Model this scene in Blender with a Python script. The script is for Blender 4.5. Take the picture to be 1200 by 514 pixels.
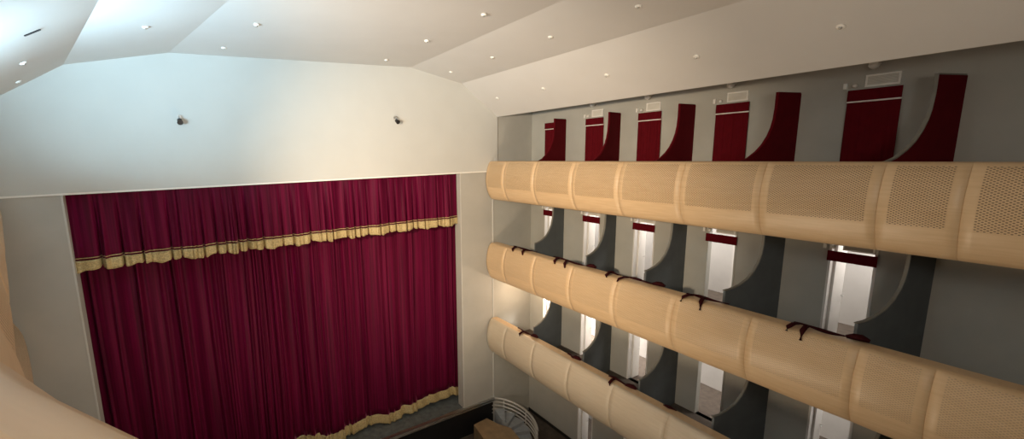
import bpy, bmesh, math, random
from mathutils import Vector, Matrix
random.seed(7)
sc = bpy.context.scene
for o in list(bpy.data.objects): bpy.data.objects.remove(o)
S = 1.3; ZF = 8.9                       # plan units -> metres; stalls floor is z = 0
def W(p): return Vector((p[0]*S, p[1]*S, (p[2]+ZF)*S))
col = sc.collection

# ---------------------------------------------------------------- camera, world, lights, exposure
cam = bpy.data.cameras.new('camera'); co = bpy.data.objects.new('camera', cam); col.objects.link(co)
r = (0.8699715, -0.4923913, -0.0264642); u = (0.1012108, 0.1257810, 0.9868817); f = (0.4826033, 0.8612374, -0.1592613)
co.matrix_world = Matrix(((r[0], u[0], -f[0], 0), (r[1], u[1], -f[1], 0), (r[2], u[2], -f[2], ZF*S), (0, 0, 0, 1)))
cam.sensor_width = 36; cam.lens = 484.13/1200*36
cam.shift_x = (600-510.0)/1200; cam.shift_y = (258.57-257)/1200; cam.clip_start = 0.02; cam.clip_end = 200
sc.camera = co
sc.view_settings.view_transform = 'Standard'; sc.view_settings.look = 'None'
sc.view_settings.exposure = 0.0; sc.view_settings.gamma = 1.0; sc.view_settings.use_curve_mapping = False
w = bpy.data.worlds.new('world'); sc.world = w; w.use_nodes = True
w.node_tree.nodes['Background'].inputs[0].default_value = (0.80, 0.84, 0.9, 1); w.node_tree.nodes['Background'].inputs[1].default_value = 0.10

def aim(o, src, dst):
    a, b = W(src), W(dst); o.location = a; o.rotation_euler = (b-a).to_track_quat('-Z', 'Y').to_euler()
def spot(name, src, dst, watt, colr, size, blend, rad):
    l = bpy.data.lights.new(name, 'SPOT'); l.energy = watt; l.color = colr; l.spot_size = math.radians(size); l.spot_blend = blend; l.shadow_soft_size = rad
    o = bpy.data.objects.new(name, l); col.objects.link(o); aim(o, src, dst); return o
def area(name, src, dst, watt, colr, sx, sy, spread=180):
    l = bpy.data.lights.new(name, 'AREA'); l.shape = 'RECTANGLE'; l.size = sx; l.size_y = sy; l.energy = watt; l.color = colr; l.spread = math.radians(spread)
    o = bpy.data.objects.new(name, l); col.objects.link(o); aim(o, src, dst); return o
WARM = (1.0, 0.80, 0.58); COOL = (0.50, 0.80, 1.0); NEUT = (1.0, 0.93, 0.84)
spot('assumed_warm_spot', (-1.9, 3.2, 0.35), (7.4, 9.4, -0.9), 6300, WARM, 74, 1.0, 0.30)  # assumed warm spot, unseen, brightening the stage end of the right tiers
spot('added_stage_spot', (4.2, -1.6, 0.8), (2.2, 10, -4.9), 1100, NEUT, 56, 1.0, 0.30)  # unseen spot added to brighten the curtain and stage wall
area('ceiling_fill', (2.2, 4.6, -6.2), (4.0, 7.6, 2), 480, WARM, 3, 3)  # unseen fill added low in the hall to brighten ceiling and tiers
area('assumed_daylight', (-2.9, 4.9, -0.10), (-1.7, 6.2, 1.4), 470, COOL, 2.2, 0.8, 110)  # assumed daylight from the left, added to brighten the left ceiling panel
area('rear_fill', (1.5, -2.1, 0.6), (2.6, 9.0, -2.0), 160, NEUT, 3, 1.2)  # added fill from behind the camera, no fixture there
area('ledge_fill', (-1.1, -0.6, 0.8), (-0.5, 0.5, -0.3), 14, (1.0, 0.84, 0.70), 0.5, 0.5)  # small fill added only to brighten the near ledge

# ---------------------------------------------------------------- materials
def nt(name):
    m = bpy.data.materials.new(name); m.use_nodes = True; n = m.node_tree
    return m, n, n.nodes['Principled BSDF']
def plain(name, c, rough=0.6, metal=0.0, var=0.06, scale=3.0, bump=0.0, bscale=60):
    m, n, b = nt(name); N = n.nodes; L = n.links
    tc = N.new('ShaderNodeTexCoord'); no = N.new('ShaderNodeTexNoise'); no.inputs['Scale'].default_value = scale; no.inputs['Detail'].default_value = 4
    L.new(tc.outputs['Object'], no.inputs['Vector'])
    mr = N.new('ShaderNodeMapRange'); mr.inputs[1].default_value = 0.3; mr.inputs[2].default_value = 0.7; mr.inputs[3].default_value = 1-var; mr.inputs[4].default_value = 1+var
    L.new(no.outputs['Fac'], mr.inputs[0])
    hs = N.new('ShaderNodeHueSaturation'); hs.inputs['Color'].default_value = (*c, 1); L.new(mr.outputs[0], hs.inputs['Value'])
    L.new(hs.outputs[0], b.inputs['Base Color']); b.inputs['Roughness'].default_value = rough; b.inputs['Metallic'].default_value = metal
    if bump:
        n2 = N.new('ShaderNodeTexNoise'); n2.inputs['Scale'].default_value = bscale; n2.inputs['Detail'].default_value = 6; L.new(tc.outputs['Object'], n2.inputs['Vector'])
        bp = N.new('ShaderNodeBump'); bp.inputs['Strength'].default_value = bump; bp.inputs['Distance'].default_value = 0.01
        L.new(n2.outputs['Fac'], bp.inputs['Height']); L.new(bp.outputs[0], b.inputs['Normal'])
    return m
M = {}
M['white'] = plain('white_plaster', (0.565, 0.56, 0.525), 0.75, var=0.02, scale=1.2, bump=0.15)
M['ceil'] = plain('ceiling_paint', (0.60, 0.58, 0.555), 0.7, var=0.02, scale=1.0, bump=0.12)
M['pil'] = plain('grey_plaster', (0.44, 0.425, 0.385), 0.7, var=0.04, scale=1.5, bump=0.15)
M['wall'] = plain('box_wall_paint', (0.45, 0.44, 0.395), 0.75, var=0.05, scale=1.6, bump=0.15)
M['slate'] = plain('slate_fabric', (0.115, 0.130, 0.135), 0.85, var=0.08, scale=3)
M['maroon'] = plain('maroon_fabric', (0.105, 0.003, 0.007), 0.9, var=0.08, scale=5)
M['maroon'].node_tree.nodes['Principled BSDF'].inputs['Specular IOR Level'].default_value = 0.1
M['dark_maroon'] = plain('dark_maroon_cloth', (0.03, 0.004, 0.005), 0.9)
M['dark_maroon'].node_tree.nodes['Principled BSDF'].inputs['Specular IOR Level'].default_value = 0.1
M['cream_edge'] = plain('partition_edge_paint', (0.22, 0.21, 0.18), 0.7)
M['door'] = plain('white_door_paint', (0.78, 0.76, 0.73), 0.45, var=0.02)
M['metal'] = plain('aluminium', (0.62, 0.62, 0.60), 0.3, 1.0, var=0.03)
M['lampwhite'] = plain('lamp_enamel', (0.85, 0.83, 0.78), 0.35, var=0.02)
M['dark'] = plain('black_paint', (0.010, 0.010, 0.011), 0.5)
M['stage'] = plain('stage_vinyl', (0.12, 0.13, 0.12), 0.6, var=0.35, scale=5)
M['carpet'] = plain('brown_carpet', (0.10, 0.078, 0.062), 0.95, var=0.2, scale=6)
M['skirt'] = plain('dark_skirting', (0.02, 0.018, 0.015), 0.6)
M['step'] = plain('grey_step_vinyl', (0.36, 0.38, 0.39), 0.6, var=0.08, scale=6)
M['tube'] = plain('white_tube', (0.62, 0.60, 0.56), 0.35, 0.2)
M['grille'] = plain('grille_enamel', (0.80, 0.77, 0.70), 0.5)
M['corr'] = plain('corridor_paint', (0.66, 0.64, 0.62), 0.7, var=0.03)
def veneer(name, perf, ca=(0.58, 0.405, 0.23), cb=(0.66, 0.475, 0.285), hole=(0.24, 0.165, 0.095)):
    m, n, b = nt(name); N = n.nodes; L = n.links
    tc = N.new('ShaderNodeTexCoord'); mp = N.new('ShaderNodeMapping'); mp.inputs['Scale'].default_value = (1.2, 14, 1)
    L.new(tc.outputs['UV'], mp.inputs[0])
    no = N.new('ShaderNodeTexNoise'); no.inputs['Scale'].default_value = 1.6; no.inputs['Detail'].default_value = 5; L.new(mp.outputs[0], no.inputs['Vector'])
    cr = N.new('ShaderNodeValToRGB'); cr.color_ramp.elements[0].position = 0.3; cr.color_ramp.elements[1].position = 0.75
    cr.color_ramp.elements[0].color = (*ca, 1); cr.color_ramp.elements[1].color = (*cb, 1)
    L.new(no.outputs['Fac'], cr.inputs[0]); b.inputs['Roughness'].default_value = 0.42
    src = cr.outputs[0]
    if perf:
        sx = N.new('ShaderNodeSeparateXYZ'); L.new(tc.outputs['UV'], sx.inputs[0])
        def mth(op, a, c=None):
            q = N.new('ShaderNodeMath'); q.operation = op
            for i, v in enumerate((a, c)):
                if v is None: continue
                if isinstance(v, (int, float)): q.inputs[i].default_value = v
                else: L.new(v, q.inputs[i])
            return q.outputs[0]
        P = 0.036
        k = 2*math.pi/P
        s1 = mth('SINE', mth('MULTIPLY', sx.outputs[0], k*0.62)); s2 = mth('SINE', mth('MULTIPLY', sx.outputs[1], k*0.9))
        pr = mth('MULTIPLY', s1, s2)
        mr = N.new('ShaderNodeMapRange'); mr.inputs[1].default_value = 0.18; mr.inputs[2].default_value = 0.42; L.new(pr, mr.inputs[0])
        mx = N.new('ShaderNodeMix'); mx.data_type = 'RGBA'; L.new(mr.outputs[0], mx.inputs[0]); L.new(cr.outputs[0], mx.inputs[6]); mx.inputs[7].default_value = (*hole, 1)
        src = mx.outputs[2]
        bp = N.new('ShaderNodeBump'); bp.inputs['Strength'].default_value = 0.6; bp.inputs['Distance'].default_value = 0.012; bp.invert = True
        L.new(mr.outputs[0], bp.inputs['Height']); L.new(bp.outputs[0], b.inputs['Normal'])
    L.new(src, b.inputs['Base Color'])
    return m
M['veneer'] = veneer('beech_veneer', False); M['perf'] = veneer('perforated_beech_veneer', True, hole=(0.20, 0.135, 0.075))
M['perf_soft'] = veneer('finely_perforated_beech_veneer', True, hole=(0.44, 0.32, 0.20)); M['veneer_pale'] = veneer('pale_veneer', False, (0.50, 0.42, 0.31), (0.56, 0.475, 0.36))
def velvet(name, c, sheen):
    m, n, b = nt(name); N = n.nodes; L = n.links
    tc = N.new('ShaderNodeTexCoord'); mp = N.new('ShaderNodeMapping'); mp.inputs['Scale'].default_value = (7, 0.3, 0.12)
    L.new(tc.outputs['Object'], mp.inputs[0])
    no = N.new('ShaderNodeTexNoise'); no.inputs['Scale'].default_value = 2.2; no.inputs['Detail'].default_value = 4; L.new(mp.outputs[0], no.inputs['Vector'])
    cr = N.new('ShaderNodeValToRGB'); cr.color_ramp.elements[0].position = 0.35; cr.color_ramp.elements[1].position = 0.7
    cr.color_ramp.elements[0].color = (c[0]*0.65, c[1]*0.65, c[2]*0.65, 1); cr.color_ramp.elements[1].color = (c[0]*1.5, c[1]*2.5, c[2]*1.5, 1)
    L.new(no.outputs['Fac'], cr.inputs[0]); L.new(cr.outputs[0], b.inputs['Base Color'])
    b.inputs['Roughness'].default_value = 0.6; b.inputs['Specular IOR Level'].default_value = 0.12; b.inputs['Sheen Weight'].default_value = sheen; b.inputs['Sheen Roughness'].default_value = 0.22; b.inputs['Sheen Tint'].default_value = (0.85, 0.20, 0.38, 1)
    return m
M['velvet'] = velvet('crimson_velvet', (0.092, 0.0008, 0.021), 0.38)
M['gold'] = plain('gold_fringe', (0.44, 0.335, 0.155), 0.6, var=0.35, scale=30)
M['wood'] = plain('orange_wood_veneer', (0.34, 0.22, 0.11), 0.45, var=0.2, scale=4)

# ---------------------------------------------------------------- helpers
def tag(o, label=None, cat=None, group=None, kind=None):
    if label: o['label'] = label
    if cat: o['category'] = cat
    if group: o['group'] = group
    if kind: o['kind'] = kind
    return o
class MB:
    def __init__(s): s.v = []; s.f = []; s.mi = []; s.uv = []; s.sm = []
    def quad(s, ids, mi=0, uv=None, smooth=False): s.f.append(tuple(ids)); s.mi.append(mi); s.uv.append(uv); s.sm.append(smooth)
    def box(s, a, b, mi=0):
        x0, y0, z0 = [min(a[i], b[i]) for i in range(3)]; x1, y1, z1 = [max(a[i], b[i]) for i in range(3)]
        k = len(s.v); s.v += [(x0,y0,z0),(x1,y0,z0),(x1,y1,z0),(x0,y1,z0),(x0,y0,z1),(x1,y0,z1),(x1,y1,z1),(x0,y1,z1)]
        for q in ((0,3,2,1),(4,5,6,7),(0,1,5,4),(1,2,6,5),(2,3,7,6),(3,0,4,7)): s.quad([k+i for i in q], mi)
        return s
    def prism(s, poly, d, mi=0, mie=None):       # poly: closed list of 3-D points, extruded by vector d
        k = len(s.v); n = len(poly); s.v += [tuple(p) for p in poly] + [tuple(p[i]+d[i] for i in range(3)) for p in poly]
        s.quad(range(k, k+n), mi); s.quad(range(k+2*n-1, k+n-1, -1), mi)
        for i in range(n): j = (i+1) % n; s.quad((k+i, k+n+i, k+n+j, k+j), mi if mie is None else mie)
        return s
    def tube(s, pts, rad, n=8, mi=0, flat=1.0):
        pts = [Vector(p) for p in pts]; k = len(s.v); m = len(pts)
        for i, p in enumerate(pts):
            t = (pts[min(i+1, m-1)]-pts[max(i-1, 0)]).normalized()
            up = Vector((0,0,1)) if abs(t.z) < 0.9 else Vector((1,0,0))
            a = t.cross(up).normalized(); b = a.cross(t).normalized(); rr = rad[i] if isinstance(rad, (list, tuple)) else rad
            for j in range(n):
                an = 2*math.pi*j/n; q = p + a*rr*math.cos(an) + b*rr*flat*math.sin(an); s.v.append(tuple(q))
        for i in range(m-1):
            for j in range(n): s.quad((k+i*n+j, k+i*n+(j+1) % n, k+(i+1)*n+(j+1) % n, k+(i+1)*n+j), mi, None, True)
        s.quad([k+j for j in range(n)][::-1], mi); s.quad([k+(m-1)*n+j for j in range(n)], mi)
        return s
    def lathe(s, c, prof, axis=(0,0,-1), n=16, mi=0):   # prof: (radius, distance along axis)
        ax = Vector(axis).normalized(); up = Vector((0,0,1)) if abs(ax.z) < 0.9 else Vector((1,0,0))
        a = ax.cross(up).normalized(); b = ax.cross(a).normalized(); k = len(s.v); c = Vector(c)
        for rr, h in prof:
            for j in range(n):
                an = 2*math.pi*j/n; s.v.append(tuple(c + ax*h + a*rr*math.cos(an) + b*rr*math.sin(an)))
        for i in range(len(prof)-1):
            for j in range(n): s.quad((k+i*n+j, k+i*n+(j+1) % n, k+(i+1)*n+(j+1) % n, k+(i+1)*n+j), mi, None, True)
        s.quad([k+j for j in range(n)][::-1], mi); s.quad([k+(len(prof)-1)*n+j for j in range(n)], mi)
        return s
    def build(s, name, mats, parent=None, origin=None, fix=True):
        if not isinstance(mats, (list, tuple)): mats = [mats]
        if origin is None:
            if parent is not None: origin = parent['_o']
            else:
                xs = [[p[i] for p in s.v] for i in range(3)]; origin = ((min(xs[0])+max(xs[0]))/2, (min(xs[1])+max(xs[1]))/2, min(xs[2]))
        O = W(origin); me = bpy.data.meshes.new(name)
        me.from_pydata([tuple(W(p)-O) for p in s.v], [], s.f)
        for m in mats: me.materials.append(m)
        for i, p in enumerate(me.polygons): p.material_index = s.mi[i]; p.use_smooth = s.sm[i]
        if any(x is not None for x in s.uv):
            ul = me.uv_layers.new(name='UVMap'); li = 0
            for i, p in enumerate(me.polygons):
                for q, l in enumerate(p.loop_indices): ul.data[l].uv = s.uv[i][q] if s.uv[i] else (0, 0)
        if fix:
            bm = bmesh.new(); bm.from_mesh(me); bmesh.ops.remove_doubles(bm, verts=bm.verts, dist=1e-5); bmesh.ops.recalc_face_normals(bm, faces=bm.faces); bm.to_mesh(me); bm.free()
        me.update(); o = bpy.data.objects.new(name, me); col.objects.link(o)
        if parent is not None:
            o.parent = parent; po = Vector(W(parent['_o'])); o.location = O-po
        else: o.location = O
        return o
    def struct(s, name, mats): o = s.build(name, mats); o['kind'] = 'structure'; return o
made = []
def thing(name, origin, label=None, cat=None, group=None, kind=None):
    o = bpy.data.objects.new(name, None); col.objects.link(o); o.location = W(origin); o['_o'] = origin; made.append(o)
    return tag(o, label, cat, group, kind)

# ---------------------------------------------------------------- levels and plan
XB = 9.16; XP = 7.55; YS = 10.0; YR = -2.4
RAIL = {1: -0.25, 2: -2.72, 3: -5.15}
FLR = {1: -0.98, 2: -3.45, 3: -5.92, 4: -8.9}
BAYS = {1: (8.86, 9.39), 2: (7.33, 7.87), 3: (5.79, 6.33), 4: (4.07, 4.63), 5: (2.10, 2.68)}
PART = [(8.60, -0.28), (6.84, -0.28), (5.06, 0.0), (3.30, 0.28), (1.51, 0.38)]
TIER = {1: 'top tier', 2: 'middle tier', 3: 'lowest curved tier', 4: 'stalls level'}
ORD = {1: 'first box from the stage', 2: 'second box from the stage', 3: 'third box from the stage', 4: 'fourth box from the stage', 5: 'fifth box from the stage'}

# ---------------------------------------------------------------- structure
# proscenium wall: white upper wall with ceiling-shaped top
b = MB(); prof = [(-4.6, -0.54), (7.79, -0.54), (7.79, 1.06), (6.54, 1.94), (4.98, 2.25), (-0.32, 2.13), (-1.95, 1.78), (-3.3, 0.92), (-4.6, 0.92)]
b.prism([(x, 9.97, z) for x, z in prof], (0, 0.35, 0)); b.struct('wall_proscenium', M['white'])
b = MB(); b.box((6.45, 10.0, -7.9), (7.62, 10.30, -0.54)); b.box((-4.6, 10.0, -7.9), (-2.26, 10.30, -0.54))
b.struct('wall_pilasters', M['pil'])
b = MB(); b.box((-4.6, 9.955, -0.565), (7.63, 9.975, -0.53)); b.struct('trim_1', M['lampwhite'])
b = MB(); b.box((6.445, 9.99, -7.88), (6.475, 10.0, -0.57)); b.struct('trim_2', M['white'])
b = MB(); b.box((-2.285, 9.99, -7.88), (-2.255, 10.0, -0.57)); b.struct('trim_3', M['white'])
b = MB(); b.box((7.60, 9.975, -8.9), (7.635, 10.01, -0.57)); b.struct('trim_4', M['white'])
# recessed end walls of the boxes
b = MB(); b.box((7.635, 10.0, -8.9), (XB+0.12, 10.3, 1.3)); b.struct('wall_box_end', M['wall'])
b = MB(); b.box((XB+0.12, 10.0, -8.9), (10.8, 10.3, 1.3)); b.struct('wall_corridor_end', M['corr'])
# back wall of the boxes with door openings
b = MB(); ys = [YR]
for k in sorted(BAYS, reverse=True): ys += list(BAYS[k])
ys += [YS]
tops = {1: 0.82, 2: -1.77+0.12, 3: -4.24+0.12, 4: -7.05}
zs = [(-8.9, -7.05, 4), (-7.05, -5.92, 0), (-5.92, -4.12, 3), (-4.12, -3.45, 0), (-3.45, -1.65, 2), (-1.65, -0.98, 0), (-0.98, 0.82, 1), (0.82, 1.35, 0)]
for z0, z1, lev in zs:
    if lev == 0: b.box((XB, YR, z0), (XB+0.12, YS, z1)); continue
    yy = ys if lev < 4 else ys[:8]+[ys[8], YS]
    for i in range(0, len(yy), 2): b.box((XB, yy[i], z0), (XB+0.12, yy[i+1], z1))
b.struct('wall_right', M['wall'])
b = MB(); b.box((10.55, YR, -8.9), (10.7, YS, 1.35)); b.struct('wall_corridor', M['corr'])
b = MB(); b.box((XB-0.018, YR, -8.9), (XB, 7.30, -8.80)); b.box((XB-0.018, 7.9, -8.9), (XB, YS, -8.80)); b.struct('baseboard_right', M['skirt'])
# floors
b = MB(); b.box((-6.5, YR, -9.1), (10.7, 14.0, -8.9)); b.struct('floor', M['carpet'])
for lev in (1, 2, 3):
    b = MB(); b.box((XP, YR, FLR[lev]-0.28), (10.55, YS, FLR[lev])); b.struct('floor', M['carpet'])
b = MB(); b.box((XP+0.2, YR, 1.35), (10.7, YS+0.3, 1.5)); b.struct('ceiling', M['ceil'])
# hall ceiling: folded panels, the left ones splayed like the left tier
def cx(xa, xb, Y): t = (YS-Y)/14.0; return xa+(xb-xa)*t
Yn = -4.0
folds = [(7.78, 7.78, 1.03, 1.03), (6.54, 6.54, 1.91, 1.91), (4.98, 4.98, 2.22, 2.22), (-0.32, 3.25, 2.10, 2.181), (-1.95, 2.25, 1.75, 1.967), (-3.3, 1.01, 0.89, 1.177), (-5.6, -1.2, 0.89, 1.177)]
b = MB()
for (xa, xb, z, zn) in folds: b.v += [(xa, YS+0.02, z), (xb, Yn, zn), (xa, YS+0.02, z+0.18), (xb, Yn, zn+0.18)]
for i in range(len(folds)-1):
    k = 4*i; b.quad((k, k+1, k+5, k+4)); b.quad((k+2, k+3, k+7, k+6))
b.quad((0, 1, 3, 2)); k = 4*(len(folds)-1); b.quad((k, k+1, k+3, k+2))
for e in (0, 1): b.quad([4*i+e for i in range(len(folds))] + [4*i+2+e for i in range(len(folds)-1, -1, -1)])
b.struct('ceiling', M['ceil'])
# stage
b = MB(); b.box((-4.6, 10.0, -8.05), (7.62, 14.0, -7.9)); b.struct('floor', M['stage'])
b = MB(); b.box((-4.6, 10.0, -8.9), (7.60, 10.06, -8.05)); b.box((-4.6, 9.98, -8.05), (7.60, 10.0, -7.95)); b.struct('wall_stage_front', M['dark'])
b = MB(); b.box((-4.6, 9.93, -7.945), (7.60, 10.04, -7.895)); b.box((-4.6, 9.90, -7.985), (7.60, 9.93, -7.955)); b.struct('trim_5', M['metal'])
b = MB(); b.box((-4.6, 12.5, -8.9), (7.8, 12.7, 2.2)); b.struct('wall_stage_back', M['dark'])

# left tier plan line (outermost points of the parapet bulge), splayed inwards towards the viewer
LP = [(-3.10, 9.94), (-2.32, 7.40), (-1.70, 5.35), (-1.10, 3.40), (-0.72, 2.15), (-0.36, 1.21), (-0.105, 0.775), (0.10, 0.475), (0.31, 0.235), (0.55, -0.03), (0.95, -0.36), (1.6, -0.72)]
b = MB()
lw = [(-4.75, 10.0), (-2.9, 3.5), (-1.7, -0.2), (-1.2, YR)]
for (x0, y0), (x1, y1) in zip(lw, lw[1:]): b.prism([(x0, y0, -8.9), (x1, y1, -8.9), (x1-0.12, y1, -8.9), (x0-0.12, y0, -8.9)], (0, 0, 10.2))
b.struct('wall_left', M['wall'])
b = MB()
for y0, y1 in ((3.95, 4.03), (4.56, 4.64), (5.17, 5.25)): b.prism([(-3.01-0.285*(y0-3.95), y0, -0.65), (-3.01-0.285*(y1-3.95), y1, -0.65), (-3.07-0.285*(y1-3.95), y1, -0.65), (-3.07-0.285*(y0-3.95), y0, -0.65)], (0, 0, 1.1))
for z in (-0.65, 0.37): b.prism([(-3.01, 3.95, z), (-3.38, 5.25, z), (-3.44, 5.25, z), (-3.07, 3.95, z)], (0, 0, 0.08))
b.struct('assumed_window_1', M['lampwhite'])  # assumed frame, out of view, added so the cool light has a source
b = MB(); b.box((-6.5, YR-0.15, -8.9), (10.7, YR, 2.4)); b.struct('wall_back', M['wall'])

# ---------------------------------------------------------------- parapets
PROF = [(0.0, 0.0), (0.055, -0.015), (0.10, -0.07), (0.155, -0.19), (0.195, -0.34), (0.215, -0.52), (0.205, -0.68), (0.17, -0.83), (0.11, -0.98), (0.03, -1.10), (-0.05, -1.14)]
def sweep_panel(p0, p1, z0, s0, s1, depth):
    # p0,p1 plan points on the ledge front line; outward normal chosen so the bulge faces the hall
    d = Vector((p1[0]-p0[0], p1[1]-p0[1])); L = d.length; d /= L; n = Vector((depth*d.y, -depth*d.x))
    ts = [0, 0.006/L, 0.10/L] + [0.10/L + (1-0.2/L)*k/4 for k in (1, 2, 3)] + [1-0.10/L, 1-0.006/L, 1]
    if L < 0.3: ts = [0, 0.006/L, 0.25, 0.5, 0.75, 1-0.006/L, 1]
    # resample the profile smoothly
    pr = []
    for i in range(len(PROF)-1):
        for k in range(2):
            t = k/2; pr.append((PROF[i][0]*(1-t)+PROF[i+1][0]*t, PROF[i][1]*(1-t)+PROF[i+1][1]*t))
    pr.append(PROF[-1]); arc = [0]
    for a, c in zip(pr, pr[1:]): arc.append(arc[-1]+math.hypot(a[0]-c[0], a[1]-c[1]))
    b = MB(); nr = len(pr)
    for i, t in enumerate(ts):
        for j, (o, z) in enumerate(pr):
            e = 1 if i in (0, len(ts)-1) else 0
            inn = 0 < i < len(ts)-1 and 2 < i < len(ts)-3
            off = o + min(1, j/4)*(0.012*math.sin(math.pi*t) - (0.012 if e else 0.0))*(0 if L < 1.0 and p0[0] < 2 else 1)
            b.v.append((p0[0]+d.x*L*t+n.x*off, p0[1]+d.y*L*t+n.y*off, z0+z))
    for i in range(len(ts)-1):
        for j in range(nr-1):
            perf = 2 <= i < len(ts)-3 and 3 <= j < nr-8 and L > 0.3
            uv = [((s0+L*ts[a])*S, arc[c]*S) for a, c in ((i, j), (i+1, j), (i+1, j+1), (i, j+1))]
            b.quad((i*nr+j, (i+1)*nr+j, (i+1)*nr+j+1, i*nr+j+1), 1 if perf else 0, uv, True)
    return b
def parapet(name, label, segs, z0, side, group, mats):
    # segs: list of (p0, p1); side = +1 if hall lies to the right of p0->p1
    o = thing(name, (segs[0][0][0], segs[0][0][1], z0-1.14), label, 'parapet', group)
    s = 0
    for p0, p1 in segs:
        L = math.hypot(p1[0]-p0[0], p1[1]-p0[1])
        sweep_panel(p0, p1, z0, s, s+L, side).build('parapet_panel', [mats[0], mats[0] if (p0[0] < 2 and p0[1] < 2.5) else mats[1]], o, fix=False); s += L
    # flat ledge behind, and the plain wall inside the box
    lw_ = 0.20 if segs[0][0][0] > 0 else 0.46
    for nm, lo, hi, za, zb, mat in (('ledge', -lw_, 0.0, 0.0, -0.03, M['veneer']), ('inner_panel', -lw_, -lw_+0.06, -0.03, -0.70, M['wall'])):
        b = MB()
        pts = [segs[0][0]] + [q[1] for q in segs]
        for i, p in enumerate(pts):
            a = pts[max(i-1, 0)]; c = pts[min(i+1, len(pts)-1)]; d = Vector((c[0]-a[0], c[1]-a[1])).normalized(); n = Vector((side*d.y, -side*d.x))
            for q in (lo, hi): b.v += [(p[0]+n.x*q, p[1]+n.y*q, z0+za), (p[0]+n.x*q, p[1]+n.y*q, z0+zb)]
        for i in range(len(pts)-1):
            k = 4*i
            for a, c in ((0, 1), (1, 3), (3, 2), (2, 0)): b.quad((k+a, k+c, k+4+c, k+4+a), 0, [((a+k)*0.1, 0), ((c+k)*0.1, 0.1), ((c+k)*0.1, 0.6), ((a+k)*0.1, 0.6)])
        b.quad((0, 1, 3, 2)); k = 4*(len(pts)-1); b.quad((k, k+1, k+3, k+2)); b.build(nm, mat, o)
    return o
SEAM = [9.97, 9.15, 7.95, 6.70, 5.48, 4.23, 3.02, 1.76, 1.09, 0.20, -1.0, -2.3]
for lev, lab in ((1, 'beech veneer curved parapet of the top right tier with perforated panels, level with the eye'),
                 (2, 'beech veneer curved parapet of the middle right tier, between the other two'),
                 (3, 'beech veneer curved parapet of the lowest right tier, beside the pit stairs')):
    parapet('balcony_parapet', lab, [((XP, a), (XP, c)) for a, c in zip(SEAM, SEAM[1:])], RAIL[lev], 1, 'curved parapets along the right tiers', {1: (M['veneer'], M['perf']), 2: (M['veneer'], M['perf_soft']), 3: (M['veneer_pale'], M['veneer_pale'])}[lev])
for lev, lab in ((1, 'beech veneer parapet of the left tier, right under the camera, filling the bottom left corner'),
                 (2, 'pale parapet end of the left tier just below the nearest one, against the left pilaster')):
    o_ = 0.215
    pts = []
    for i, p in enumerate(LP):
        a = LP[max(i-1, 0)]; c = LP[min(i+1, len(LP)-1)]; d = Vector((c[0]-a[0], c[1]-a[1])).normalized(); n = Vector((-d.y, d.x)); pts.append((p[0]-n.x*o_, p[1]-n.y*o_))
    o = parapet('balcony_parapet', lab, list(zip(pts, pts[1:])), RAIL[lev], -1, None, (M['veneer'], M['perf']))
# left tier floor slabs
for lev in (1, 2, 3):
    b = MB(); q = [(x-0.36 if i < 6 else x-0.25, y, FLR[lev]-0.28) for i, (x, y) in enumerate(LP)] + [(1.6, YR, FLR[lev]-0.28), (-1.2, YR, FLR[lev]-0.28), (-1.7, -0.2, FLR[lev]-0.28), (-2.9, 3.5, FLR[lev]-0.28), (-4.75, 10, FLR[lev]-0.28)]
    b.prism(q, (0, 0, 0.28)); b.struct('floor', M['carpet'])

# ---------------------------------------------------------------- partitions between the boxes
def partition(lev, k):
    Y0, dy = PART[k]; z0 = RAIL[lev]; top = 1.11 if lev == 1 else 1.2
    cur = [(8.64, top), (8.635, 0.95), (8.61, 0.78), (8.555, 0.62), (8.46, 0.475), (8.32, 0.35), (8.13, 0.265), (7.95, 0.225), (7.79, 0.215)]
    if lev == 1: cur = [(8.62, 1.11), (8.62, 0.85), (8.60, 0.66), (8.56, 0.52), (8.49, 0.38), (8.38, 0.24), (8.25, 0.13), (8.08, 0.03), (7.92, -0.02), (7.79, -0.03)]
    def P(x, z): return (x, Y0 + dy*(XB-x)/1.4, z0+z)
    poly = [P(XB, FLR[lev]-z0), P(XB, top)] + [P(x, z) for x, z in cur] + [P(7.79, FLR[lev]-z0)]
    lab = '%s curved partition on the %s, %s' % ('maroon' if lev == 1 else 'dark slate', TIER[lev], ('nearest the stage', 'second from the stage', 'third from the stage', 'fourth from the stage', 'nearest the viewer')[k])
    o = thing('box_partition', (8.5, Y0, FLR[lev]), lab, 'partition', 'curved partitions between the boxes')
    bb = MB(); bb.prism(poly, (0, 0.035, 0)); bb.build('partition_board', M['maroon'] if lev == 1 else M['slate'], o)
    e = MB(); ed = [P(XB, top)] + [P(x, z) for x, z in cur]
    for i, p in enumerate(ed): e.v += [(p[0], p[1]+0.006, p[2]+0.002), (p[0], p[1]+0.045, p[2]+0.002), (p[0]-0.012, p[1]+0.006, p[2]+0.02), (p[0]-0.012, p[1]+0.045, p[2]+0.02)]
    for i in range(len(ed)-1):
        q = 4*i
        for a, c in ((0, 1), (1, 3), (3, 2), (2, 0)): e.quad((q+a, q+c, q+4+c, q+4+a))
    e.quad((0, 1, 3, 2)); q = 4*(len(ed)-1); e.quad((q, q+1, q+3, q+2))
    if lev == 1 and k < 4: e.build('edge_strip', M['maroon'], o)
    else: tag(e.build('edge_strip', M['cream_edge'], o), 'grey curved edge strip')
for lev in (1, 2, 3):
    for k in range(5): partition(lev, k)

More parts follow.
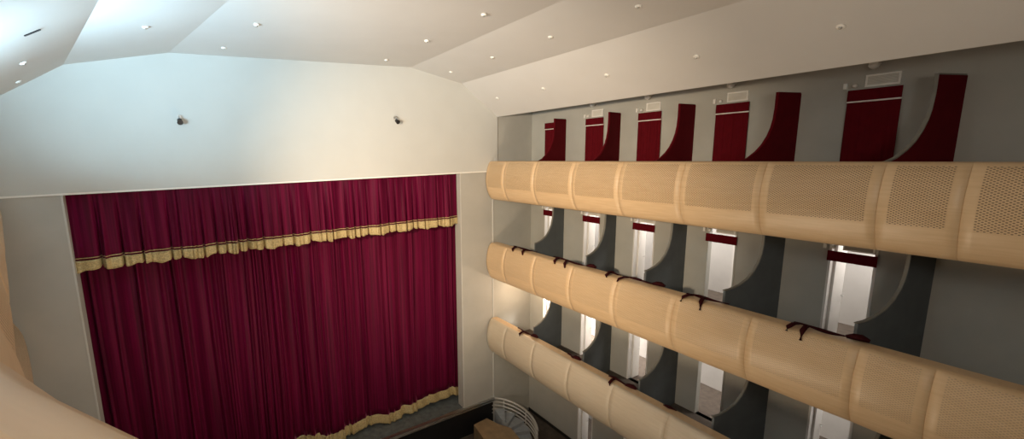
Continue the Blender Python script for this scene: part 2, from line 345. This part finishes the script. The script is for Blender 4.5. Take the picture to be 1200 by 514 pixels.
# ---------------------------------------------------------------- doors, pelmets, curtains, grilles, lamps
dn = 0
for lev in (1, 2, 3, 4):
    for bay, (ya, yb) in BAYS.items():
        if lev == 4 and bay == 1: continue
        ft = tops[lev]; fl = FLR[lev]; dn += 1
        fr = thing('door_%d' % dn, (XB, (ya+yb)/2, fl), kind='structure')
        f_ = MB(); t = 0.03
        f_.box((XB-0.012, ya-0.001, fl+0.002), (XB+0.13, ya+t, ft)); f_.box((XB-0.012, yb-t, fl+0.002), (XB+0.13, yb+0.001, ft)); f_.box((XB-0.012, ya, ft-t), (XB+0.13, yb, ft))
        f_.build('door_frame', M['door'] if bay != 4 else M['wall'], fr)
        if lev > 1 and bay != 4:
            dl = 0.26 if bay != 5 else (0.46 if lev == 2 else 0.30)
            l_ = MB(); l_.box((XB+0.13, yb-t-0.035, fl+0.01), (XB+0.13+dl, yb-t, ft-t-0.01)); lf = l_.build('door_leaf', M['door'], fr)
            h = MB(); h.tube([(XB+0.13+dl-0.05, yb-t-0.036, fl+0.78), (XB+0.13+dl-0.05, yb-t-0.07, fl+0.78), (XB+0.13+dl-0.12, yb-t-0.07, fl+0.78)], 0.008)
            lf['_o'] = fr['_o']; hh = h.build('door_handle', M['metal'], fr); hh.parent = lf; hh.location = hh.location - lf.location
            del lf['_o']
            l_ = MB(); l_.box((XB+0.13, ya+t, fl+0.01), (XB+0.13+dl, ya+t+0.035, ft-t-0.01)); l_.build('door_leaf', M['door'], fr)
        if lev == 4: continue
        # maroon pelmet (and on the top tier the curtain that fills the door)
        z1 = 0.82 if lev == 1 else (-1.78 if lev == 2 else -4.25); ph = 0.17
        pw = thing('door_curtain' if lev == 1 else 'door_pelmet', (XB-0.03, (ya+yb)/2, fl if lev == 1 else z1-ph),
                   ('maroon curtain in the top tier doorway, %s' if lev == 1 else 'short maroon pelmet over the doorway, '+TIER[lev]+', %s') % ORD[bay],
                   'curtain' if lev == 1 else 'pelmet', 'maroon curtains in the top tier doorways' if lev == 1 else 'maroon pelmets over the open doorways')
        q = MB(); n = 22; zt, zb = z1, z1-ph+0.01
        for part, (zt, zb, xo, am) in {'pelmet': (z1, z1-ph, -0.05, 0.006), 'curtain': (z1-ph-0.025, fl+0.02, -0.035, 0.012)}.items():
            if part == 'curtain' and lev > 1: continue
            q = MB(); n = 40
            for i in range(n+1):
                y = ya-0.01+(yb-ya+0.02)*i/n; x = XB+xo+am*0.35*math.sin(i*1.1)+am*0.4*math.sin(i*0.5+bay)
                q.v += [(x, y, zt), (x, y, zb), (x+0.014, y, zt), (x+0.014, y, zb)]
            for i in range(n):
                k = 4*i
                for a, c in ((0, 1), (1, 3), (3, 2), (2, 0)): q.quad((k+a, k+c, k+4+c, k+4+a))
            q.quad((0, 1, 3, 2)); k = 4*n; q.quad((k, k+1, k+3, k+2)); q.build(part, M['maroon'], pw)
        if lev == 1:
            q = MB(); q.box((XB-0.05, ya-0.01, z1-ph-0.022), (XB-0.03, yb+0.01, z1-ph-0.002)); tag(q.build('curtain_rail', M['grille'], pw), 'pale curtain rail')
        # ventilation grille, small box sensor and ceiling spot above the door
        if not (lev == 1 and bay == 1) and lev < 3:
            zg = z1+0.03; yg0, yg1 = ya+0.03, yb-0.17+0.0
            gw = thing('ventilation_grille', (XB, (yg0+yg1)/2, zg), 'white air grille over the doorway, %s, %s' % (TIER[lev], ORD[bay]), 'vent', 'air grilles above the doorways')
            q = MB(); q.box((XB-0.03, yg0, zg), (XB-0.001, yg1, zg+0.025)); q.box((XB-0.03, yg0, zg+0.155), (XB-0.001, yg1, zg+0.18))
            q.box((XB-0.03, yg0, zg+0.025), (XB-0.001, yg0+0.025, zg+0.155)); q.box((XB-0.03, yg1-0.025, zg+0.025), (XB-0.001, yg1, zg+0.155)); q.build('grille_frame', M['lampwhite'], gw)
            q = MB(); q.box((XB-0.006, yg0+0.025, zg+0.025), (XB-0.001, yg1-0.025, zg+0.155))
            for j in range(7):
                zz = zg+0.03+j*0.018; q.prism([(XB-0.026, yg0+0.025, zz), (XB-0.008, yg0+0.025, zz+0.010), (XB-0.008, yg0+0.025, zz+0.014), (XB-0.026, yg0+0.025, zz+0.004)], (0, yg1-yg0-0.05, 0))
            q.build('grille_louvres', M['grille'], gw)
            q = MB(); q.box((XB-0.05, yb+0.03, zg+0.0), (XB-0.001, yb+0.075, zg+0.085)); o = q.build('wall_sensor', M['lampwhite'])
            tag(o, 'small white box left of the grille, %s, %s' % (TIER[lev], ORD[bay]), 'sensor', 'white boxes beside the grilles')
            q = MB(); q.lathe((XB-0.001, yb-0.06, zg+0.035), [(0.022, 0), (0.03, 0.02), (0.03, 0.05), (0.018, 0.065), (0.004, 0.07)], (-1, 0, 0)); o = q.build('wall_lamp', M['lampwhite'])
            tag(o, 'tiny round lamp above the doorway, %s, %s' % (TIER[lev], ORD[bay]), 'lamp', 'round lamps beside the grilles')
        if lev == 1 and bay > 1:
            q = MB(); yy = (ya+yb)/2+0.02; q.box((XB-0.16, yy-0.05, 1.17), (XB-0.001, yy+0.05, 1.19))
            q.lathe((XB-0.12, yy, 1.17), [(0.06, 0), (0.065, 0.02), (0.05, 0.05), (0.02, 0.07), (0.004, 0.075)], (0, 0, -1)); o = q.build('bracket_lamp', M['lampwhite'])
            tag(o, 'small dome lamp under the ceiling edge, %s' % ORD[bay], 'lamp', 'dome lamps under the ceiling edge')

# corridor lighting behind the boxes (assumed ceiling strips, added to light the white corridor walls)
for lev, watt in ((2, 42), (3, 30), (4, 26)):
    zt = FLR[lev-1]-0.30
    for bay, (ya, yb) in BAYS.items():
        yy = (ya+yb)/2-0.30
        t_ = thing('assumed_corridor_light', (9.95, yy, zt-0.05), 'assumed white strip light in the corridor, %s, %s' % (TIER[lev], ORD[bay]), 'light', 'assumed strip lights in the corridors')
        q = MB(); q.box((9.80, yy-0.4, zt-0.03), (10.1, yy+0.4, zt+0.02)); q.build('light_housing', M['lampwhite'], t_)
        cw = watt*(16 if (lev == 3 and bay == 1) else 1)  # boosted lamp stands in for window light behind this one doorway
        area('assumed_corridor_lamp', (9.95, yy, zt-0.05), (10.1, yy, zt-2), cw, (1.0, 0.93, 0.86), 0.3, 0.9)
l = bpy.data.lights.new('assumed_box_lamp', 'POINT'); l.energy = 60; l.color = (1, 0.72, 0.48); l.shadow_soft_size = 0.06  # warm lamp assumed in this box to brighten its end wall
o = bpy.data.objects.new('assumed_box_lamp', l); col.objects.link(o); o.location = W((8.3, 9.2, -4.25))
t_ = MB(); t_.lathe((8.3, 9.2, -3.735), [(0.07, 0), (0.08, 0.03), (0.06, 0.06), (0.03, 0.075)]); tag(t_.build('assumed_box_ceiling_lamp', M['lampwhite']), 'assumed small round lamp on the soffit of the lowest tier box beside the stage', 'lamp')  # assumed fixture, added to go with the warm box light

# ---------------------------------------------------------------- maroon cloths lying on the ledges
def cloth(lev, y0, y1, tongues, lab, blob=False):
    z = RAIL[lev]+0.036; q = MB(); n = 14; pts = []; rad = []
    for i in range(n+1):
        t = i/n; pts.append((XP+0.13+0.02*math.sin(5*t+y0), y0+(y1-y0)*t, z+0.008*math.sin(7*t))); rad.append(0.012+0.028*math.sin(math.pi*min(1, t*1.1+0.05))*(0.7+0.3*math.sin(9*t+y0)))
    q.tube(pts, rad, 10, flat=0.7)
    for (ty, tl, lean) in tongues:
        q.tube([(XP+0.12, ty, z), (XP+0.02, ty-lean*0.3, z+0.014), (XP-0.09, ty-lean*0.7, z-0.012), (XP-0.09-tl*0.6, ty-lean, z-0.05-tl)], [0.03, 0.035, 0.035, 0.018], 10, flat=0.6)
    if blob: q.tube([(XP+0.10, y1+0.10, z+0.01), (XP+0.12, y1+0.03, z+0.03), (XP+0.13, y1-0.05, z+0.035), (XP+0.14, y1-0.13, z+0.015)], [0.03, 0.055, 0.06, 0.03], 12, flat=0.75)
    tag(q.build('draped_cloth', M['dark_maroon']), lab, 'cloth', 'maroon cloths on the balcony ledges')
cloth(2, 9.10, 8.15, [(8.95, 0.03, 0.1), (8.55, 0.05, 0.12)], 'dark maroon cloth crumpled on the middle ledge, first from the stage')
cloth(2, 7.55, 6.35, [(7.35, 0.04, 0.1), (7.05, 0.06, 0.14)], 'dark maroon cloth on the middle ledge, second from the stage', True)
cloth(2, 5.9, 5.55, [(5.8, 0.01, 0.05)], 'short dark maroon cloth scrap on the middle ledge, third from the stage')
cloth(2, 5.42, 4.72, [(5.38, 0.03, -0.1)], 'long dark maroon cloth lying aslant on the middle ledge, fourth from the stage', True)
cloth(2, 4.16, 3.45, [(4.05, 0.05, -0.08), (3.85, 0.10, 0.08)], 'dark maroon forked cloth on the middle ledge, fifth from the stage')
cloth(2, 2.55, 1.85, [(2.50, 0.03, -0.05), (2.38, 0.10, 0.02)], 'dark maroon forked cloth on the middle ledge, nearest the viewer', True)
cloth(3, 8.9, 8.2, [(8.6, 0.02, 0.05)], 'dark maroon cloth on the lowest ledge, nearest the stage', True)
cloth(3, 7.0, 6.7, [], 'dark maroon cloth lump on the lowest ledge, second from the stage', True)
cloth(3, 5.75, 5.2, [(5.6, 0.02, 0.05)], 'large dark maroon cloth lump on the lowest ledge, third from the stage', True)
cloth(3, 4.45, 4.2, [], 'small dark maroon cloth on the lowest ledge, fourth from the stage')

# ---------------------------------------------------------------- stage curtain and valance
folds_rng = random.Random(11)
fo = [(folds_rng.uniform(2.2, 4.5), folds_rng.uniform(0, 6.3), folds_rng.uniform(0.5, 1.0)) for _ in range(4)] + [(folds_rng.uniform(8, 22), folds_rng.uniform(0, 6.3), folds_rng.uniform(0.25, 0.6)) for _ in range(7)]
def fold(x, z, am, seed=0.0):
    s = 0
    for i, (fr, ph, a) in enumerate(fo): s += a*math.sin(fr*x+ph+seed*(i+1)+0.10*z*math.sin(i+x*0.35))
    return am*s
rg = [(folds_rng.gauss(1.9, 2.1), folds_rng.uniform(0.018, 0.045), folds_rng.uniform(0.035, 0.10)) for _ in range(60)]
def ridge(x, z):
    s = 0
    for c, wd, h in rg:
        d = (x-c-0.03*math.sin(z*0.5+c*3))/wd
        if -4 < d < 4: s -= h*math.exp(-d*d)
    return s
def drape(x0, x1, nx, zt, zbf, nz, yf):
    b = MB()
    for i in range(nx+1):
        x = x0+(x1-x0)*i/nx; zb = zbf(x)
        for j in range(nz+1):
            z = zt+(zb-zt)*j/nz; b.v.append((x, yf(x, z, j/nz), z))
    for i in range(nx):
        for j in range(nz): k = i*(nz+1)+j; b.quad((k, k+nz+1, k+nz+2, k+1), 0, None, True)
    return b
def solid(o, th): m = o.modifiers.new('thickness', 'SOLIDIFY'); m.thickness = th*S; m.offset = 0
t_ = thing('stage_curtain', (2.1, 10.55, -7.88), 'tall crimson velvet stage curtain hanging in folds down to the stage floor', 'curtain')
yc = lambda x, z, t: 10.63+fold(x, z, 0.020+0.02*t)+ridge(x, z)
hb = [folds_rng.uniform(0.0, 0.16) for _ in range(40)]
hem = lambda x: -7.875+hb[int((x+3)*1.55+0.3*math.sin(3*x))]+0.02*math.sin(7*x+1)
q = drape(-2.9, 7.2, 620, -1.2, lambda x: hem(x)+0.235, 26, yc); solid(q.build('curtain_cloth', M['velvet'], t_, fix=False), 0.012)
def hemcloth(x0, x1, nx):
    b = MB()
    for i in range(nx+1):
        x = x0+(x1-x0)*i/nx
        for j in range(6): z = hem(x)+0.26*(1-j/5); b.v.append((x, yc(x, z, 1)-0.02-0.05*j/5, z))
    for i in range(nx):
        for j in range(5): k = i*6+j; b.quad((k, k+6, k+7, k+1), 0, None, True)
    return b
q = hemcloth(-2.9, 7.2, 620); solid(q.build('gold_hem', M['gold'], t_, fix=False), 0.014)
t_ = thing('stage_valance', (2.1, 10.25, -2.06), 'crimson velvet valance with gold fringe across the top of the stage opening', 'valance')
# gathered valance: flat swags between narrow deep pleats
cuts = [-2.35]; rr = random.Random(5)
while cuts[-1] < 7.1: cuts.append(cuts[-1] + rr.choice((0.16, 0.22, 0.30, 0.36, 0.42)) * (1.15 if cuts[-1] < 2 else 0.92))
def pleat(x):
    d = min(abs(x-c) for c in cuts); return math.exp(-(d/0.022)**2)
def yv(x, z, t):
    k = max(0, min(1, (-0.55-z)/1.3)); return 10.17 + k*0.15*pleat(x) + fold(x, z, 0.018, 1.3) + 0.6*k*ridge(x+0.4, z) - 0.03*k
q = drape(-2.45, 7.2, 900, -0.35, lambda x: -1.845, 12, yv); solid(q.build('valance_cloth', M['velvet'], t_, fix=False), 0.010)
q = drape(-2.45, 7.2, 900, -1.845, lambda x: -2.055+0.022*math.sin(9*x)+0.012*math.sin(23*x)+0.05*pleat(x), 4, lambda x, z, t: yv(x, z, t)-0.018); solid(q.build('gold_fringe', M['gold'], t_, fix=False), 0.012)
q = drape(-2.45, 7.2, 900, -1.795, lambda x: -1.812, 1, lambda x, z, t: yv(x, z, t)-0.012); solid(q.build('gold_braid', M['gold'], t_, fix=False), 0.010)

# ---------------------------------------------------------------- ceiling spots and wall projectors
def downlight(p, nrm, lab, grp='small round ceiling downlights'):
    q = MB(); q.lathe(p, [(0.044, -0.01), (0.048, 0.008), (0.038, 0.02), (0.026, 0.022)], nrm, 16); o = thing('ceiling_spotlight', p, lab, 'spotlight', grp)
    q.build('trim_ring', M['lampwhite'], o); q = MB(); q.lathe(p, [(0.024, 0.018), (0.022, 0.030), (0.010, 0.038), (0.003, 0.040)], nrm, 12); q.build('lens', M['metal'], o)
nR = (-0.579, 0, -0.815); n2 = (-0.195, 0, -0.981); nC = (-0.02, 0, -1)
wh = ['closest to the stage wall', 'second from the stage wall', 'third from the stage wall', 'fourth from the stage wall', 'fifth from the stage wall']
for i, Y in enumerate((9.21, 7.48, 5.73, 4.02, 2.27)): downlight((7.19, Y, 1.449), nR, 'small white downlight on the lowest right ceiling panel, '+wh[i])
for i, Y in enumerate((9.34, 7.61, 5.88, 4.13)): downlight((5.81, Y, 2.055), n2, 'small white downlight on the middle right ceiling panel, '+wh[i])
for i, (x, Y) in enumerate(((4.03, 9.31), (4.11, 7.48), (4.22, 5.75))): downlight((x, Y, 2.19), nC, 'small white downlight, right side of central ceiling panel, '+wh[i])
for i, (x, Y) in enumerate(((0.63, 9.24), (1.02, 7.49))): downlight((x, Y, 2.12), nC, 'small white downlight, left side of central ceiling panel, '+wh[i])
downlight((-0.483, 7.64, 1.95), (0.21, 0.05, -0.977), 'small downlight alone on the narrow ceiling panel left of centre')
for i, (x, Y, z) in enumerate(((-2.416, 9.36, 1.342), (-1.947, 7.86, 1.376))): downlight((x, Y, z), (0.53, 0.16, -0.83), 'small downlight on the bluish far left ceiling panel, '+wh[i])
q = MB(); q.prism([(-1.50, 6.24, 1.364), (-1.37, 6.28, 1.453), (-1.37, 6.28, 1.477), (-1.50, 6.24, 1.388)], (0, 0.05, 0.008)); tag(q.build('ceiling_slot', M['dark']), 'thin dark slot vent on the bluish far left ceiling panel', 'vent')
for x, z, lab in ((-0.26, 0.83, 'small dark projector mounted on the left half of the white wall above the curtain'), (4.48, 0.90, 'small dark projector mounted on the right half of the white wall above the curtain')):
    o = thing('wall_projector', (x, 9.97, z), lab, 'projector', 'projectors above the curtain')
    q = MB(); q.box((x-0.04, 9.935, z+0.02), (x+0.04, 9.97, z+0.08)); q.tube([(x, 9.95, z+0.05), (x, 9.86, z+0.05), (x, 9.86, z+0.01)], 0.012); q.build('bracket', M['metal'], o)
    q = MB(); q.lathe((x, 9.90, z-0.02), [(0.03, 0), (0.045, 0.02), (0.045, 0.09), (0.055, 0.12)], (0.1, -0.9, -0.5), 14); q.build('lamp_body', M['dark'], o)

# ---------------------------------------------------------------- stairs with curved guard rail beside the stage
cxr, cyr = 7.35, 9.05
def arc(a0, a1, rx, ry, z, n=20, dz=0): return [(cxr+rx*math.cos(a0+(a1-a0)*i/n), cyr+ry*math.sin(a0+(a1-a0)*i/n), z+dz*i/n) for i in range(n+1)]
t_ = thing('curved_stairs', (7.3, 9.0, -8.9), 'short flight of curved grey steps with a wooden side beside the stage front', 'stairs')
for i in range(5):
    a0, a1 = 1.35-0.42*i, 1.35-0.42*(i+1)
    zt = -8.22-0.11*i; q = MB()
    inn = arc(a0, a1, 0.22, 0.22, -8.9, 5); out = arc(a0, a1, 0.80, 0.80, -8.9, 8)
    q.prism(inn + out[::-1], (0, 0, zt+8.9)); q.build('step', M['step'], t_)
q = MB(); q.prism([(6.62, 9.70, -8.9), (7.15, 9.75, -8.9), (7.30, 9.30, -8.9), (7.50, 8.98, -8.9), (7.40, 8.40, -8.9), (6.60, 8.30, -8.9), (6.50, 9.0, -8.9)], (0, 0, 0.55)); tag(q.build('platform', M['wood'], t_), 'orange brown wooden platform')
t_ = thing('guard_rail', (cxr+0.4, cyr, -8.9), 'curved white tubular guard rail with four bars around the grey steps', 'railing')
for j in range(5):
    q = MB(); q.tube([(x, y, z) for x, y, z in arc(1.75, -0.75, 0.90, 1.0, -7.86-0.13*j, 26, -0.40)], 0.024 if j else 0.034, 8); q.build('handrail' if j == 0 else 'rail_bar', M['tube'], t_)
for a in (1.72, 0.9, 0.1, -0.72):
    q = MB(); x, y = cxr+0.9*math.cos(a), cyr+1.0*math.sin(a); q.tube([(x, y, -8.9), (x, y, -7.86-0.40*(1.75-a)/2.5)], 0.018, 8); q.build('baluster', M['tube'], t_)

for o in made:
    if '_o' in o: del o['_o']
for o in bpy.data.objects:
    if '_o' in o: del o['_o']
